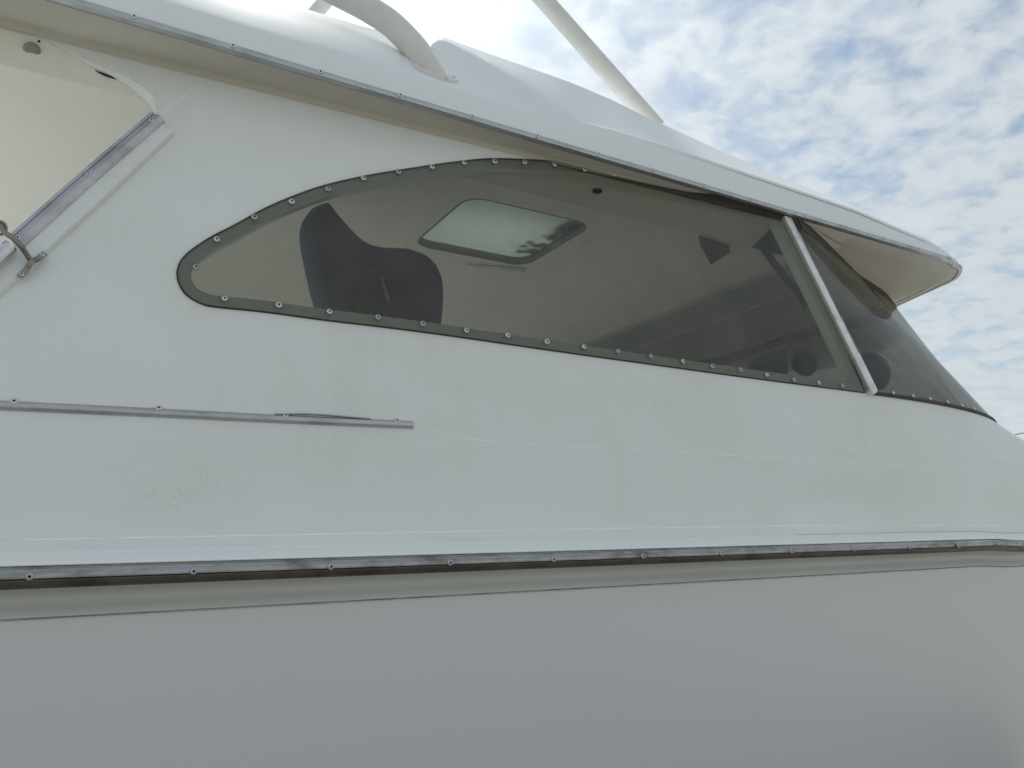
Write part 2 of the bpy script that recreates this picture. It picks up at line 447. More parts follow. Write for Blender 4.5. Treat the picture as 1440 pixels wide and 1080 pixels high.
# --- cabin side with window opening and cockpit opening
pane_px = [(249, 382), (254, 368), (267, 354), (295, 335), (330, 317), (372, 294), (415, 275.5), (458, 261), (515, 248), (572, 238.5), (640, 228.5), (692, 224), (754, 226), (803, 230), (870, 237), (960, 256), (1040, 278), (1104, 299)]
pane_lo = [(1216, 552.5), (1058, 532), (919, 513), (780, 493.7), (640, 473.4), (543, 460.6), (458, 450.6), (372, 439), (304, 432), (281, 426.4), (261, 413.6), (251, 396.5)]
pu = [onW(*p) for p in pane_px]; pl = [onW(*p) for p in pane_lo]
pu = [Vector((p.x, p.y)) for p in lerp_list([(q.x, q.y, 0) for q in pu], 70)]; pl = [Vector((p.x, p.y)) for p in lerp_list([(q.x, q.y, 0) for q in pl + pu[:1]], 60)][:-1]
pane_out = pu + pl
def inset(poly, d):
    n = len(poly); r = []; area = sum(poly[i - 1].x * poly[i].y - poly[i].x * poly[i - 1].y for i in range(n)); sg = 1 if area > 0 else -1
    for i in range(n):
        t = (poly[(i + 1) % n] - poly[i - 1]).normalized(); nn = Vector((-t.y, t.x)) * sg
        r.append(poly[i] + nn * d)
    return r
hole = inset(pane_out, .030)
hole = [h for h in hole]
iu = len(pu) - 1
hole[iu] = pu[-1] + Vector((-.055, -.035)); hole[iu + 1] = pl[0] + Vector((-.05, .030))
open_px = [(216, 176), (219, 162), (219, 148), (215, 135.5), (202, 123), (180.5, 110), (137, 92), (115.5, 82), (87, 67), (60, 54), (27, 40), (0, 28)]
op = [onW(*p) for p in open_px]
opA = onW(0, 372); dirA = (opA - op[0]).normalized()
opening = op + [Vector((XAFT + .16, 2.735)), Vector((XAFT + .10, 2.70)), Vector((XAFT + .10, 1.95)), Vector((XAFT + .16, 1.90)), opA + dirA * ((1.93 - opA.y) / dirA.y - .05), opA]
outer = [Vector((-3.4, zb(-3.4)))] + [Vector((x, zb(x))) for x in (-2, -1, 0, 1, 2)] + [Vector((XS, zb(XS))), Vector((XS, ZS)), Vector((XT, ZT + .02)), Vector((XAFT, 2.80)), Vector((XAFT, 1.82)), Vector((-3.4, 1.78))]
v, f, P = region(outer, [hole, opening], .05, lambda a, b: WP(a, b))
nn = [WN(p.x, p.y) for p in P]
f = [q if (v[q[1]] - v[q[0]]).cross(v[q[2]] - v[q[0]]).y < 0 else tuple(reversed(q)) for q in f]
make('cabin_side', v, f, MAT['cabin'], boat, True, nn)
v2, f2, n2 = mirrored(v, f, nn); h = len(v)
make('cabin_side', v2[h:], [tuple(i - h for i in q) for q in f2[len(f):]], MAT['cabin'], boat, True, n2[h:])
def reveal(poly, d, name, step=.03):
    l = dense(poly, step); l.append(l[0])
    a = [WP(p.x, p.y) for p in l]; b = [q + Vector((0, d, 0)) for q in a]
    v, f = loft([a, b]); make(name, v, f, MAT['cabin'], boat)
reveal(hole, .035, 'window_reveal'); reveal(opening, .05, 'opening_return', .05)

# trunk: below the windshield, round to the bow
tl = []
for j in range(17):
    s = j / 16
    row = []
    for i in range(NS + 1):
        p = S[i].lerp(Rb[i], s); w_ = i / NS
        p = p + Vector((.35, -.25, .55)).normalized() * (.10 * min(1, w_ * 2.0) * math.sin(math.pi * s) * w_)
        row.append(p)
    tl.append(row)
v, f = loft(tl); v, f, _ = mirrored(v, [tuple(reversed(q)) for q in f]); make('cabin_trunk', v, f, MAT['cabin'], boat)
dl = [offset(rail_path, -.055, .05)]; fore = [p for p in dl[0] if p.x > 2]
v, f = loft([fore, [Vector((p.x, YC, p.z - .01)) for p in fore]]); v, f, _ = mirrored(v, f); make('foredeck', v, f, MAT['cabin'], boat)

# --- side window pane (acrylic plate screwed over the opening)
def plate(v, f, th, nrm):
    k = len(v); b = [p + nn_ * th for p, nn_ in zip(v, nrm)]
    from collections import Counter
    ed = Counter(); dirn = {}
    for q in f:
        for i in range(len(q)):
            a, c = q[i], q[(i + 1) % len(q)]; ed[frozenset((a, c))] += 1; dirn[frozenset((a, c))] = (a, c)
    ff = list(f) + []
    fb = [tuple(reversed(q)) for q in f]
    ff = [tuple(i + k for i in q) for q in f] + fb
    for e, c in ed.items():
        if c == 1:
            a, c2 = dirn[e]; ff.append((a, c2, c2 + k, a + k))
    return list(v) + b, ff
v, f, P = region(pane_out, [], .06, lambda a, b: WP(a, b, .003))
f = [q if (v[q[1]] - v[q[0]]).cross(v[q[2]] - v[q[0]]).y < 0 else tuple(reversed(q)) for q in f]
nr = [WN(p.x, p.y) for p in P]
pv, pf = plate(v, f, .005, nr)
win = autosmooth(make('side_window', pv, pf, MAT['pane'], boat), 40)
edge = [WP(p.x, p.y, .0015) for p in dense(pane_out, .03)]; edge.append(edge[0])
make('sealant', *sweep(edge, [(.001, .002), (.001, -.002), (-.003, -.002), (-.003, .002)], lambda i: (0, -1, .1), False), MAT['rubber'], win)
for p in [(275, 378), (304, 339), (357, 308), (409, 286), (460, 268), (510, 253), (559, 244), (606, 237), (651, 231), (694, 229), (736, 230), (778, 233), (820, 240), (862, 247), (905, 255), (950, 264),
          (315, 422), (391, 431), (462, 440), (530, 448), (593, 457), (654, 466), (712, 473), (767, 482), (819, 489), (867, 495), (913, 502), (958, 509), (999, 516), (1039, 521), (1076, 528), (1114, 535), (1149, 539), (1182, 543)]:
    q = onW(*p); screw(WP(q.x, q.y, .0085), WN(q.x, q.y), random.uniform(.0076, .0088), win, DULL if random.random() < .3 else None)

# dark strip along the pane's head: dirt and eave shade in one colour
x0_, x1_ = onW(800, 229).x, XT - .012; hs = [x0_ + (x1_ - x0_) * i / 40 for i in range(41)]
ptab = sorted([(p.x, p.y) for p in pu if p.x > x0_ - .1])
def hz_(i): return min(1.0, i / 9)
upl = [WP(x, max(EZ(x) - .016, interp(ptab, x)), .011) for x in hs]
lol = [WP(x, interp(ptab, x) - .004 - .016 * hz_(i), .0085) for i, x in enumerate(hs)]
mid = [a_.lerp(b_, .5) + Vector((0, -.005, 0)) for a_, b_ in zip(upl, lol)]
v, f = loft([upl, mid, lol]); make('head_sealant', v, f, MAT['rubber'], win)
# --- windshield
rows = [[S[i].lerp(T[i], j / 14) for i in range(NS + 1)] for j in range(15)]
v, f = loft(rows)
def gridn(rows):
    out = []
    for j in range(len(rows)):
        for i in range(len(rows[0])):
            a = rows[j][min(i + 1, len(rows[0]) - 1)] - rows[j][max(i - 1, 0)]; b = rows[min(j + 1, len(rows) - 1)][i] - rows[max(j - 1, 0)][i]
            out.append(a.cross(b).normalized())
    return out
nr = gridn(rows)
pv, pf = plate(v, f, .005, nr)
pm, fm_, _ = mirrored(pv, pf)
ws = autosmooth(make('windshield', pm, fm_, MAT['pane'], boat), 40)
i0 = int(NS * .74); cov = [[S[i].lerp(T[i], s_) for i in range(i0, NS + 1)] for s_ in (0, .25, .5, .75, 1)]
full = [r_ + [Vector((p.x, 2 * YC - p.y, p.z)) for p in reversed(r_[:-1])] + [Vector((p.x, 2 * YC - p.y, p.z)) for p in reversed([S[i].lerp(T[i], k_ / 4) for i in range(2, i0)])] for k_, r_ in enumerate(cov)]
v, f = loft(full); cn_ = gridn(full); pv2, pf2 = plate([p + n_ * .010 for p, n_ in zip(v, cn_)], f, .003, cn_)
make('windshield_cover', pv2, pf2, MAT['canvas'], boat)  # added cover, darkens the sky seen through the glass
g = [p.copy() for p in S[:-1]]
make('sill_gasket', *sweep(g, [(.008, .007), (.010, .0), (.006, -.006), (-.006, -.006), (-.006, .007)]), MAT['rubber'], boat)
tdir = [(S[i] - T[i]).normalized() for i in range(NS + 1)]; hn = gridn(rows)[-(NS + 1):]
hb0 = [p - d_ * .03 for p, d_ in zip(T, tdir)][1:]; hb1 = [p + d_ * .055 for p, d_ in zip(T, tdir)][1:]; hn = hn[1:]
v, f = loft([[p + n_ * .0052 for p, n_ in zip(hb1, hn)], [p + n_ * .009 for p, n_ in zip(blend(hb0, hb1, .97), hn)], [p + n_ * .009 for p, n_ in zip(hb0, hn)]])
v, f, _ = mirrored(v, f); make('header_gasket', v, f, MAT['rubber'], boat)  # dark top border, flange shade put into its colour
def proj(p):
    d = p - CAM; cp, sp, cyw, syw = math.cos(PITCH), math.sin(PITCH), math.cos(YAW), math.sin(YAW)
    z = d.dot(Vector((syw * cp, cyw * cp, sp))); x = d.dot(Vector((cyw, -syw, 0))); y = d.dot(Vector((-syw * sp, -cyw * sp, cp)))
    return 720 + FPX * x / z, 540 - FPX * y / z
dS = [bez(S_B, i / 600) for i in range(601)]
for px in (1253, 1281, 1305, 1329, 1350, 1367, 1383, 1395):
    best = min(dS[:420], key=lambda p: abs(proj(p)[0] - px))
    i = dS.index(best); t = (dS[i + 1] - dS[i - 1]).normalized(); n_ = t.cross(Vector((0, 0, 1))).normalized()
    screw(best + n_ * .010 + Vector((0, 0, .010)), n_ + Vector((0, 0, .5)), .0075, ws)
# mullion: L-shaped channel down the corner
a, b = WP(XS, ZS, .006), WP(XT, ZT + .0, .006)
mul_n = (WN(XS, ZS) + WN(XT, ZT)).normalized()
mpath = [a.lerp(b, i / 12) + Vector((.002, 0, 0)) for i in range(13)]
mul = make('window_mullion', *sweep(mpath, [(-.006, .030), (.014, .029), (.018, .025), (.017, .002), (.006, -.003), (.004, -.022), (-.006, -.023)], mul_n), MAT['mullion'], boat, False)
for s in (.04, .45, .93):
    p = a.lerp(b, s); tdir = (b - a).normalized(); bb = mul_n.cross(tdir)
    screw(p + mul_n * .0035 + bb * -.013, mul_n, .0055, mul)

# --- roof
def eave_z(px):
    return None
eave = [Vector((x, 1.85, EZ(x))) for x in [XAFT + .1 * i for i in range(60)] if x < E1.x - .02]
ze = EZ(3.2)
tip = [Vector((E1.x, 1.852, ze)), Vector((E1.x + .05, 1.868, ze - .002)), atZ(1351, 376, ze - .004), atZ(1346, 386, ze - .004), atZ(1336, 393, ze - .004), atZ(1292, 413, ze - .003), atZ(1249, 433, ze - .003)]
endE = tip[-1]
front = [Vector((endE.x + (3.62 - endE.x) * (1 - (1 - s) ** 2), endE.y + (YC - endE.y) * s, ze - .003)) for s in (.25, .5, .75, 1.0)]
tip = lerp_list(tip, 19)
eave_all = eave + tip + front
crease_t = [(360, 37), (510, 82), (560, 97), (640, 122), (732, 151), (821, 174), (860, 183), (960, 213), (1100, 260), (1200, 294), (1260, 320), (1300, 337), (1335, 360)]
should_t = [(360, -8), (442, 16), (485, 30), (545, 46), (606, 65), (652, 96), (693, 123), (732, 149), (821, 174.5), (860, 185), (960, 216), (1100, 262), (1200, 296), (1260, 321), (1300, 338), (1335, 360.5)]
ST = [360, 430, 500, 545, 580, 606, 630, 652, 675, 693, 715, 732, 755, 780, 800, 821, 860, 910, 960, 1030, 1100, 1150, 1200, 1230, 1260, 1280, 1300, 1320, 1335]
def line(tab, Yf, sts): return [atY(px, interp(tab, px), Yf(px) if callable(Yf) else Yf) for px in sts]
def aft(l): return [l[0] + Vector((x - l[0].x, 0, EZ(x) - EZ(l[0].x))) for x in [XAFT + (l[0].x - .02 - XAFT) * i / 6 for i in range(7)]] + l
Ycr = lambda px: 1.872 if px < 1100 else 1.872 + .01 * (px - 1100) / 235
Ysh = lambda px: interp([(545, 2.12), (606, 2.10), (652, 2.03), (732, 1.90), (821, 1.89), (1200, 1.90), (1335, 1.89)], px) if px > 545 else 2.12
eave_px = [(188, 25), (1337, 364)]
Eln = aft(line(eave_px, 1.85, ST)); Cln = aft(line(crease_t, Ycr, ST)); Sln = aft(line(should_t, Ysh, ST))
# carry each line round the front
nf = tip[1:] + front
def wrap(l, dx, dy, dz, dx2, dz2):
    r = list(l); m = len(nf)
    for i, p in enumerate(nf):
        s = (i + 1) / m; fx = dx + (dx2 - dx) * s
        q = Vector((p.x - fx, min(p.y + dy * (1 - s), YC), p.z + dz + (dz2 - dz) * s)); r.append(q)
    return r
Eln = Eln[:-1] + [tip[0]] + nf
Cm = wrap(Cln, .004, .008, .014, .02, .06)
Sm = wrap(Sln, .02, .02, .020, .08, .10)
Ctr = [Vector((p.x if p.x < 3.2 else 3.2 + (p.x - 3.2) * .5, YC, min(p.z + .0, 3.2))) for p in Sm]
lipo = [p + Vector((0, 0, -.012)) for p in Eln]
# rounded creases: insert blends
def blend(A, B, s): return [a.lerp(b, s) for a, b in zip(A, B)]
def bulge(A, d): return [a + Vector((0, -d * .6, d)) for a in A]
sec = [lipo, Eln, blend(Eln, Cm, .5), blend(Eln, Cm, .9), bulge(blend(Cm, Sm, .06), -.002), blend(Cm, Sm, .5), Sm, blend(Sm, Ctr, .06), blend(Sm, Ctr, .5), Ctr]
HX0, HX1, HY0, HY1 = 1.03, 1.51, 2.14, 2.62
v, f = loft(sec); v, f, _ = mirrored(v, [tuple(reversed(q)) for q in f])
roof = autosmooth(make('roof', v, f, MAT['roof'], boat), 24)
# raised moulding on the roof top
sil_t = [(604, 64), (608, 57), (615, 52.5), (625, 52.5), (635, 56), (682, 73), (754, 97), (810, 116), (860, 138), (918, 167), (960, 186), (1000, 205), (1080, 240), (1140, 265), (1204, 290), (1257, 316), (1298, 332), (1322, 348), (1337, 359)]
mc_t = [(604, 65), (608, 61), (615, 57), (625, 58), (635, 62), (682, 86), (732, 115), (782, 146), (821, 173.5), (860, 182.5), (960, 212.5), (1100, 259.5), (1200, 293.5), (1260, 319), (1300, 336), (1337, 360)]
mb_t = [(604, 66.5), (606, 67), (652, 99), (693, 126), (732, 149.5), (771, 162), (821, 174), (860, 183), (960, 213), (1100, 260), (1200, 294), (1260, 320), (1300, 337), (1337, 361)]
MS = [604, 606, 608, 611, 615, 620, 625, 630, 635, 645, 660, 682, 705, 732, 754, 782, 800, 821, 840, 860, 890, 918, 960, 1000, 1040, 1080, 1110, 1140, 1170, 1204, 1230, 1257, 1280, 1298, 1310, 1322, 1337]
Yb = lambda px: interp([(604, 2.10), (652, 2.03), (732, 1.895), (821, 1.878), (1100, 1.872), (1337, 1.880)], px) - .002
Ym = lambda px: interp([(604, 2.112), (635, 2.085), (682, 2.02), (732, 1.935), (782, 1.902), (821, 1.88), (1100, 1.874), (1337, 1.883)], px) - .002
Ysl = lambda px: interp([(604, 2.13), (635, 2.20), (682, 2.22), (754, 2.20), (821, 2.17), (918, 2.17), (1080, 2.12), (1204, 2.02), (1298, 1.95), (1337, 1.89)], px)
mb, mc, ms = line(mb_t, Yb, MS), line(mc_t, Ym, MS), line(sil_t, Ysl, MS)
mb = [p + Vector((0, 0, -.0)) for p in mb]
mb = wrap(mb, .006, .008, .018, .02, .062); mc = wrap(mc, .007, .010, .020, .03, .07); ms = wrap(ms, .03, .02, .026, .10, .11)
mi = [Vector((p.x if p.x < 3.2 else 3.2 + (p.x - 3.2) * .4, YC, p.z + .01)) for p in ms]
ldir = [Vector((0, -.72, -.70)) if px < 700 else (Vector((0, -.72, -.70)).lerp(Vector((0, -.18, -.98)), min(1, (px - 700) / 60))) for px in MS] + [Vector((0, 0, -.98))] * len(nf)
lout = [Vector((0, -.0012, .0008))] * len(MS) + [Vector((.001, 0, 0))] * len(nf)
mb = [p + o_ for p, o_ in zip(mb, lout)]
msec = [[p + d_ * .012 for p, d_ in zip(mb, ldir)], mb, blend(mb, mc, .06), blend(mb, mc, .5), blend(mb, mc, .93), blend(mc, ms, .05), blend(mc, ms, .5), blend(mc, ms, .94), blend(ms, mi, .08), mi]
v, f = loft(msec)
k = len(msec[0]); f.append(tuple(j * k for j in range(len(msec))))
f = [tuple(reversed(q)) for q in f]; v, f, _ = mirrored(v, f)
mould = autosmooth(make('roof_moulding', v, f, MAT['roof'], boat), 28)
# the skylight's well through roof and moulding
def cut_well(o):
    import bmesh
    bm = bmesh.new(); bm.from_mesh(o.data)
    for co, no in (((HX0, 0, 0), (1, 0, 0)), ((HX1, 0, 0), (1, 0, 0)), ((0, HY0 + .13, 0), (0, 1, 0)), ((0, HY1 + .22, 0), (0, 1, 0))):
        bmesh.ops.bisect_plane(bm, geom=bm.verts[:] + bm.edges[:] + bm.faces[:], plane_co=co, plane_no=no)
    dead = [q for q in bm.faces if HX0 < q.calc_center_median().x < HX1 and HY0 + .13 < q.calc_center_median().y < HY1 + .22]
    bmesh.ops.delete(bm, geom=dead, context='FACES'); bm.to_mesh(o.data); bm.free()
cut_well(roof); cut_well(mould)
wl_ = [Vector((a_, b_, 0)) for a_, b_ in ((HX0, HY0), (HX1, HY0), (HX1, HY1 + .22), (HX0, HY1 + .22), (HX0, HY0))]
v, f = loft([[p + Vector((0, 0, 2.735)) for p in wl_], [p + Vector((0, 0, 3.08)) for p in wl_]]); make('skylight_well', v, f, MAT['roof'], boat, False)
# edge trim with screws
ep = [p + Vector((0, -.002, -.004)) for p in eave_all]
et = autosmooth(make('roof_edge_trim', *sweep(ep, [(-.008, .009), (.001, .009), (.0045, .0065), (.0055, .0), (.004, -.007), (-.004, -.0095), (-.012, -.0095)]), MAT['trim'], boat), 50)
make('edge_sealant', *sweep([p + Vector((0, .004, -.0125)) for p in eave_all], [(.003, .0035), (.003, -.0005), (-.008, -.0005), (-.008, .0035)]), MAT['rubber'], et)
for p in [(188, 27), (327, 68), (450, 105), (562, 137), (663, 167), (755, 195), (841, 218), (918, 242), (990, 262), (1055, 284), (1118, 303), (1132, 307), (1190, 323), (1242, 340), (1292, 353), (1337, 367)]:
    x = atY(p[0], p[1], 1.845).x; screw(Vector((x, 1.848 - .0052, EZ(x) - .0015)), (0, -1, 0), .0068, et)

# soffit: from the eave in to the wall, coved at the wall, and to the windshield head forward
def inner_aft(x):
    return W(x, EZ(x) - .02)
xs = [XAFT + .02 + .1 * i for i in range(58)]; xs = [x for x in xs if x < XT - .03] + [XT]
so = [Vector((x, 1.858, EZ(x) - .012)) for x in xs]
cvr = [so]
for k_ in range(9):                        # quarter-round cove, tangent to the wall at its foot
    a_ = R(90 * k_ / 8); row = []
    for x in xs:
        rr_ = max(.008, min(.014, (W(x, EZ(x) - .06) - 1.862) * .5)); yw = W(x, EZ(x) - .012 - rr_) - .0012
        row.append(Vector((x, yw - rr_ * (1 - math.sin(a_)), EZ(x) - .012 - rr_ * (1 - math.cos(a_)))))
    cvr.append(row)
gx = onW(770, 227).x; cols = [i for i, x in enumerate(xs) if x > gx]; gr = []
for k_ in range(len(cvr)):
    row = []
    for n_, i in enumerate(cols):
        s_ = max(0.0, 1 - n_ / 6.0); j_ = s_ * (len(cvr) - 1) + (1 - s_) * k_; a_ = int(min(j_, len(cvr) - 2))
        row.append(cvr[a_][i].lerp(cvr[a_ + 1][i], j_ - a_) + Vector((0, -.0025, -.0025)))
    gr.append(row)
v, f = loft(gr); make('head_gasket', v, f, MAT['rubber'], boat)  # dark sheet under the soffit, painted shade of the gap at the eave
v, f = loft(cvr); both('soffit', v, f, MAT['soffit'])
efr = [Vector((x, 1.858, EZ(x) - .012)) for x in [XT + (E1.x - XT) * i / 30 for i in range(31)]] + [p + Vector((-.008, .004, -.010)) for p in tip[1:] + front]
def resamp(l, n):
    d = [0]
    for a_, b_ in zip(l, l[1:]): d.append(d[-1] + (b_ - a_).length)
    out = []; j = 0
    for i in range(n):
        s = d[-1] * i / (n - 1)
        while j < len(l) - 2 and d[j + 1] < s: j += 1
        out.append(l[j].lerp(l[j + 1], (s - d[j]) / max(1e-9, d[j + 1] - d[j])))
    return out
def bysil(l, keys):                        # split at a key parameter so that both curves' corners match
    return l
n1, n2 = 26, 22
kT = min(range(len(T)), key=lambda i: (T[i] - T_KEY[3]).length)
kE = 31 + 6
eo = resamp(efr[:kE + 1], n1)[:-1] + resamp(efr[kE:], n2)
ti = resamp(T[:kT - 3], n1)[:-1] + resamp(T[kT - 4:], n2)
ti = [p + Vector((-.03, .02 if p.y < YC - .03 else 0, .002)) * min(1, i / 7) for i, p in enumerate(ti)]
rim = [a.lerp(b, min(.5, .085 / max(.02, (b - a).length))) for a, b in zip(eo, ti)]
rim2 = [a.lerp(b, min(.6, .110 / max(.02, (b - a).length))) + Vector((0, 0, .007)) for a, b in zip(eo, ti)]
v, f = loft([eo, rim, rim2, ti]); v, f, _ = mirrored(v, f)
autosmooth(make('visor_soffit', v, f, MAT['visor'], boat), 25)
for p in ((1336, 384), (1289, 408)):
    q = atZ(p[0], p[1], ze - .014); screw(q, (0, 0, -1), .006, boat.children[-1])

# ceiling liner with skylight, cove along its edge
ZC = 2.70
def ceil_y(x): return 2.03
Tc = [p for p in T if p.x > 2.3 and p.y < YC - .01]
def ceil_outline(x0, x1):
    pts = [Vector((x, ceil_y(x))) for x in [x0 + (x1 - x0) * i / 12 for i in range(13)]]
    return pts + [Vector((p.x, 2 * YC - p.y)) for p in reversed(pts)]
hatch = [Vector((HX0, HY0)), Vector((HX1, HY0)), Vector((HX1, HY1)), Vector((HX0, HY1))]
def rounded(rect, r, n=5):
    (x0, y0), (x1, y1) = rect[0], rect[2]; out = []
    for cx_, cy_, a0 in ((x1 - r, y0 + r, -90), (x1 - r, y1 - r, 0), (x0 + r, y1 - r, 90), (x0 + r, y0 + r, 180)):
        for i in range(n + 1):
            a_ = R(a0 + 90 * i / n); out.append(Vector((cx_ + r * math.cos(a_), cy_ + r * math.sin(a_))))
    return out
hp = rounded(hatch, .07)
v, f, P = region(ceil_outline(XAFT + .02, 2.42), [hp], .12, lambda a, b: Vector((a, b, ZC)))
make('headliner', v, f, MAT['liner'], boat)
fo = [Vector((2.42, ceil_y(2.42)))] + [Vector((p.x - .06, p.y + .05)) for p in Tc if p.x > 2.56]
fo = fo + [Vector((p.x, 2 * YC - p.y)) for p in reversed(fo)]
v, f, P = region(fo, [], .12, lambda a, b: Vector((a, b, ZC + .006)))
make('forward_headliner', v, f, MAT['linergrey'], boat)
def box(x0, x1, y0, y1, z0, z1):
    v = [(x, y, z) for z in (z0, z1) for y in (y0, y1) for x in (x0, x1)]
    f = [(0, 2, 3, 1), (4, 5, 7, 6), (0, 1, 5, 4), (2, 6, 7, 3), (0, 4, 6, 2), (1, 3, 7, 5)]; return [Vector(p) for p in v], f
make('ceiling_batten', *box(2.40, 2.445, 2.03, 2 * YC - 2.03, ZC - .022, ZC + .004), MAT['linergrey'], boat, False)
make('ceiling_batten', *box(2.72, 2.735, 2.16, 2 * YC - 2.16, ZC - .006, ZC + .008), MAT['linergrey'], boat, False)
xs2 = [XAFT + .02 + .1 * i for i in range(58)]; xs2 = [x for x in xs2 if x < 2.14] + [2.15]
cv = [[Vector((x, min(W(x, 2.77) + .004, ceil_y(x) - .004), EZ(x) - .02)) for x in xs2],
      [Vector((x, (W(x, 2.77) + ceil_y(x)) / 2 - .008, ZC + .03)) for x in xs2],
      [Vector((x, ceil_y(x) - .012, ZC + .006)) for x in xs2], [Vector((x, ceil_y(x), ZC - .001)) for x in xs2]]
v, f = loft(cv); cove = both('ceiling_cove', v, f, MAT['cove'])
# skylight
hz = dense(hp, .05); hz.append(hz[0])
sk = make('skylight', [Vector((p.x, p.y, ZC + .03)) for p in hp] + [Vector((p.x, p.y, ZC + .036)) for p in hp],
          [tuple(reversed(range(len(hp)))), tuple(range(len(hp), 2 * len(hp)))] + [(i, (i + 1) % len(hp), (i + 1) % len(hp) + len(hp), i + len(hp)) for i in range(len(hp))], MAT['frost'], boat, False)
fr_path = [Vector((p.x, p.y, ZC + .012)) for p in hz]
make('skylight_frame', *sweep(fr_path, [(-.002, .018), (.004, .018), (.0045, -.012), (-.0035, -.012)], None, False), MAT['joint2'], sk)
ha = atZ(655, 374, ZC - .01); hb = atZ(738, 380, ZC - .01)
make('skylight_handle', *sweep([ha.lerp(hb, i / 6) for i in range(7)], [(.002 + x, y * 1.2) for x, y in circ(.008, 8)], (0, 0, -1)), MAT['bone'], sk)  # white bar painted as light leaking at the skylight's edge

ll_v, ll_f = [], []
for i in range(46):
    t_ = random.random(); y_ = HY1 - .06 - t_ * .36; d_ = abs(random.gauss(0, .5)) * (.085 if i % 3 else .05)
    c_ = Vector((HX1 - .012 - d_ * (1.0 - .4 * t_), y_, ZC + .0375 + .0004 * (i % 9))); r_ = random.uniform(.010, .024); a0 = random.random() * 6; k_ = len(ll_v)
    for q_ in range(6): ll_v.append(c_ + Vector((r_ * math.cos(a0 + q_) * (1.3 if q_ % 2 else .8), r_ * math.sin(a0 + q_), random.uniform(0, .006))))
    ll_f.append(tuple(range(k_, k_ + 6)))
lit = make('leaf_litter', ll_v, ll_f, MAT['leaf'], None, False); lit['kind'] = 'stuff'; lit['label'] = 'dark leaf litter gathered along one edge of the skylight'; lit['category'] = 'leaves'
zl = 3.085; lx0, lx1, ly0, ly1 = HX0 + .001, HX1 - .001, HY0 + .001, HY1 + .219
make('skylight_lid', *box(lx0, lx1, ly0, ly1, zl - .006, zl), MAT['frost'], boat, False)  # unseen lid added to spread sunlight evenly over the skylight
# fittings seen through the openings
def disc(name, c, nrm, r, th, mat, parent, n=20, dome=0.0):
    q = Vector(nrm).normalized().to_track_quat('Z', 'Y').to_matrix(); v = []; f = []
    rings = [(1, 0), (1, th), (.86, th + dome * .3), (.6, th + dome * .7), (.55, th + dome * .5)]
    for rr_, h_ in rings: v += [c + q @ Vector((r * rr_ * math.cos(2 * math.pi * i / n), r * rr_ * math.sin(2 * math.pi * i / n), h_)) for i in range(n)]
    for k_ in range(len(rings) - 1):
        for i in range(n): f.append((k_ * n + i, k_ * n + (i + 1) % n, (k_ + 1) * n + (i + 1) % n, (k_ + 1) * n + i))
    f.append(tuple(range((len(rings) - 1) * n, len(rings) * n)))
    return make(name, v, f, mat, parent)
def hit_cove(px, py):
    d = ray(px, py); best = None
    for t in [1.5 + i * .0005 for i in range(3000)]:
        p = CAM + d * t
        y0, z0 = W(p.x, 2.77) + .004, EZ(p.x) - .02; ym, zm = (W(p.x, 2.77) + ceil_y(p.x)) / 2 - .008, ZC + .03; y1, z1 = ceil_y(p.x) - .012, ZC + .006
        if p.y < y0: continue
        zz = interp([(y0, z0), (ym, zm), (y1, z1)], p.y)
        if p.z >= zz or p.y > y1: return p
    return p
cn = Vector((0, -.72, -.69))
p = hit_cove(45, 70); disc('courtesy_light', p, cn, .018, .003, MAT['lens'], boat, 20, .004)
p0, p1 = hit_cove(133, 98), hit_cove(167, 111)
def slit(a_, b_, wd, name, mat):
    d_ = (b_ - a_); up = Vector((0, .5, -.8)).normalized(); m_ = 10; top, bot = [], []
    for i in range(m_ + 1):
        s = i / m_; q = a_.lerp(b_, s) + cn * .003; h_ = wd * math.sin(math.pi * s) ** .7
        top.append(q + up * h_ * -.2); bot.append(q + up * h_ * .8)
    deep = [q - cn * .0015 for q in blend(top, bot, .5)]
    v, f = loft([top, deep, bot]); return make(name, v, f, mat, boat)
slit(p0, p1, .006, 'crack', MAT['slot'])
p = hit_cove(55, 58); disc('screw_hole', p, cn, .003, .002, MAT['slot'], cove, 8)
p = atZ(840, 267, ZC); disc('ceiling_light', p, (0, 0, -1), .016, .006, MAT['black'], boat, 16, .003)
q0, q1, q2 = atZ(983, 331, ZC), atZ(1026, 345, ZC), atZ(999, 362, ZC)
dz = Vector((0, 0, -.03)); make('corner_bracket', [q0, q1, q2, q0 + dz, q1 + dz, q2 + dz], [(0, 1, 2), (5, 4, 3), (0, 3, 4, 1), (1, 4, 5, 2), (2, 5, 3, 0)], MAT['black'], boat, False)

# cabin sole, dash
make('cabin_sole', *box(-3.3, 4.2, 2.0, 2 * YC - 2.0, 1.05, 1.10), MAT['cap'], boat, False)
dash_o = [Vector((2.55, 1.95)), Vector((3.0, 1.95))] + [Vector((p.x - .06, p.y + .06)) for p in S[18:54:4]]
dash_o = dash_o + [Vector((p.x, 2 * YC - p.y)) for p in reversed(dash_o)]
v, f, P = region(dash_o, [], .15, lambda a, b: Vector((a, b, ZS - .03)))
v += [Vector((2.55, 1.95, 1.1)), Vector((2.55, 2 * YC - 1.95, 1.1)), Vector((2.55, 1.95, ZS - .03)), Vector((2.55, 2 * YC - 1.95, ZS - .03))]
m_ = len(v); f.append((m_ - 4, m_ - 2, m_ - 1, m_ - 3))
make('dashboard', v, f, MAT['linergrey'], boat, False)

# --- trims on the cabin side
def wpath(pts, n, off=0.0):
    q = [onW(*p) for p in pts]; return [WP(p.x, p.y, off) for p in lerp_list([(a_.x, a_.y, 0) for a_ in q], n) for p in [Vector((p.x, p.y))]]
nW = lambda i: (0, -1, .12)
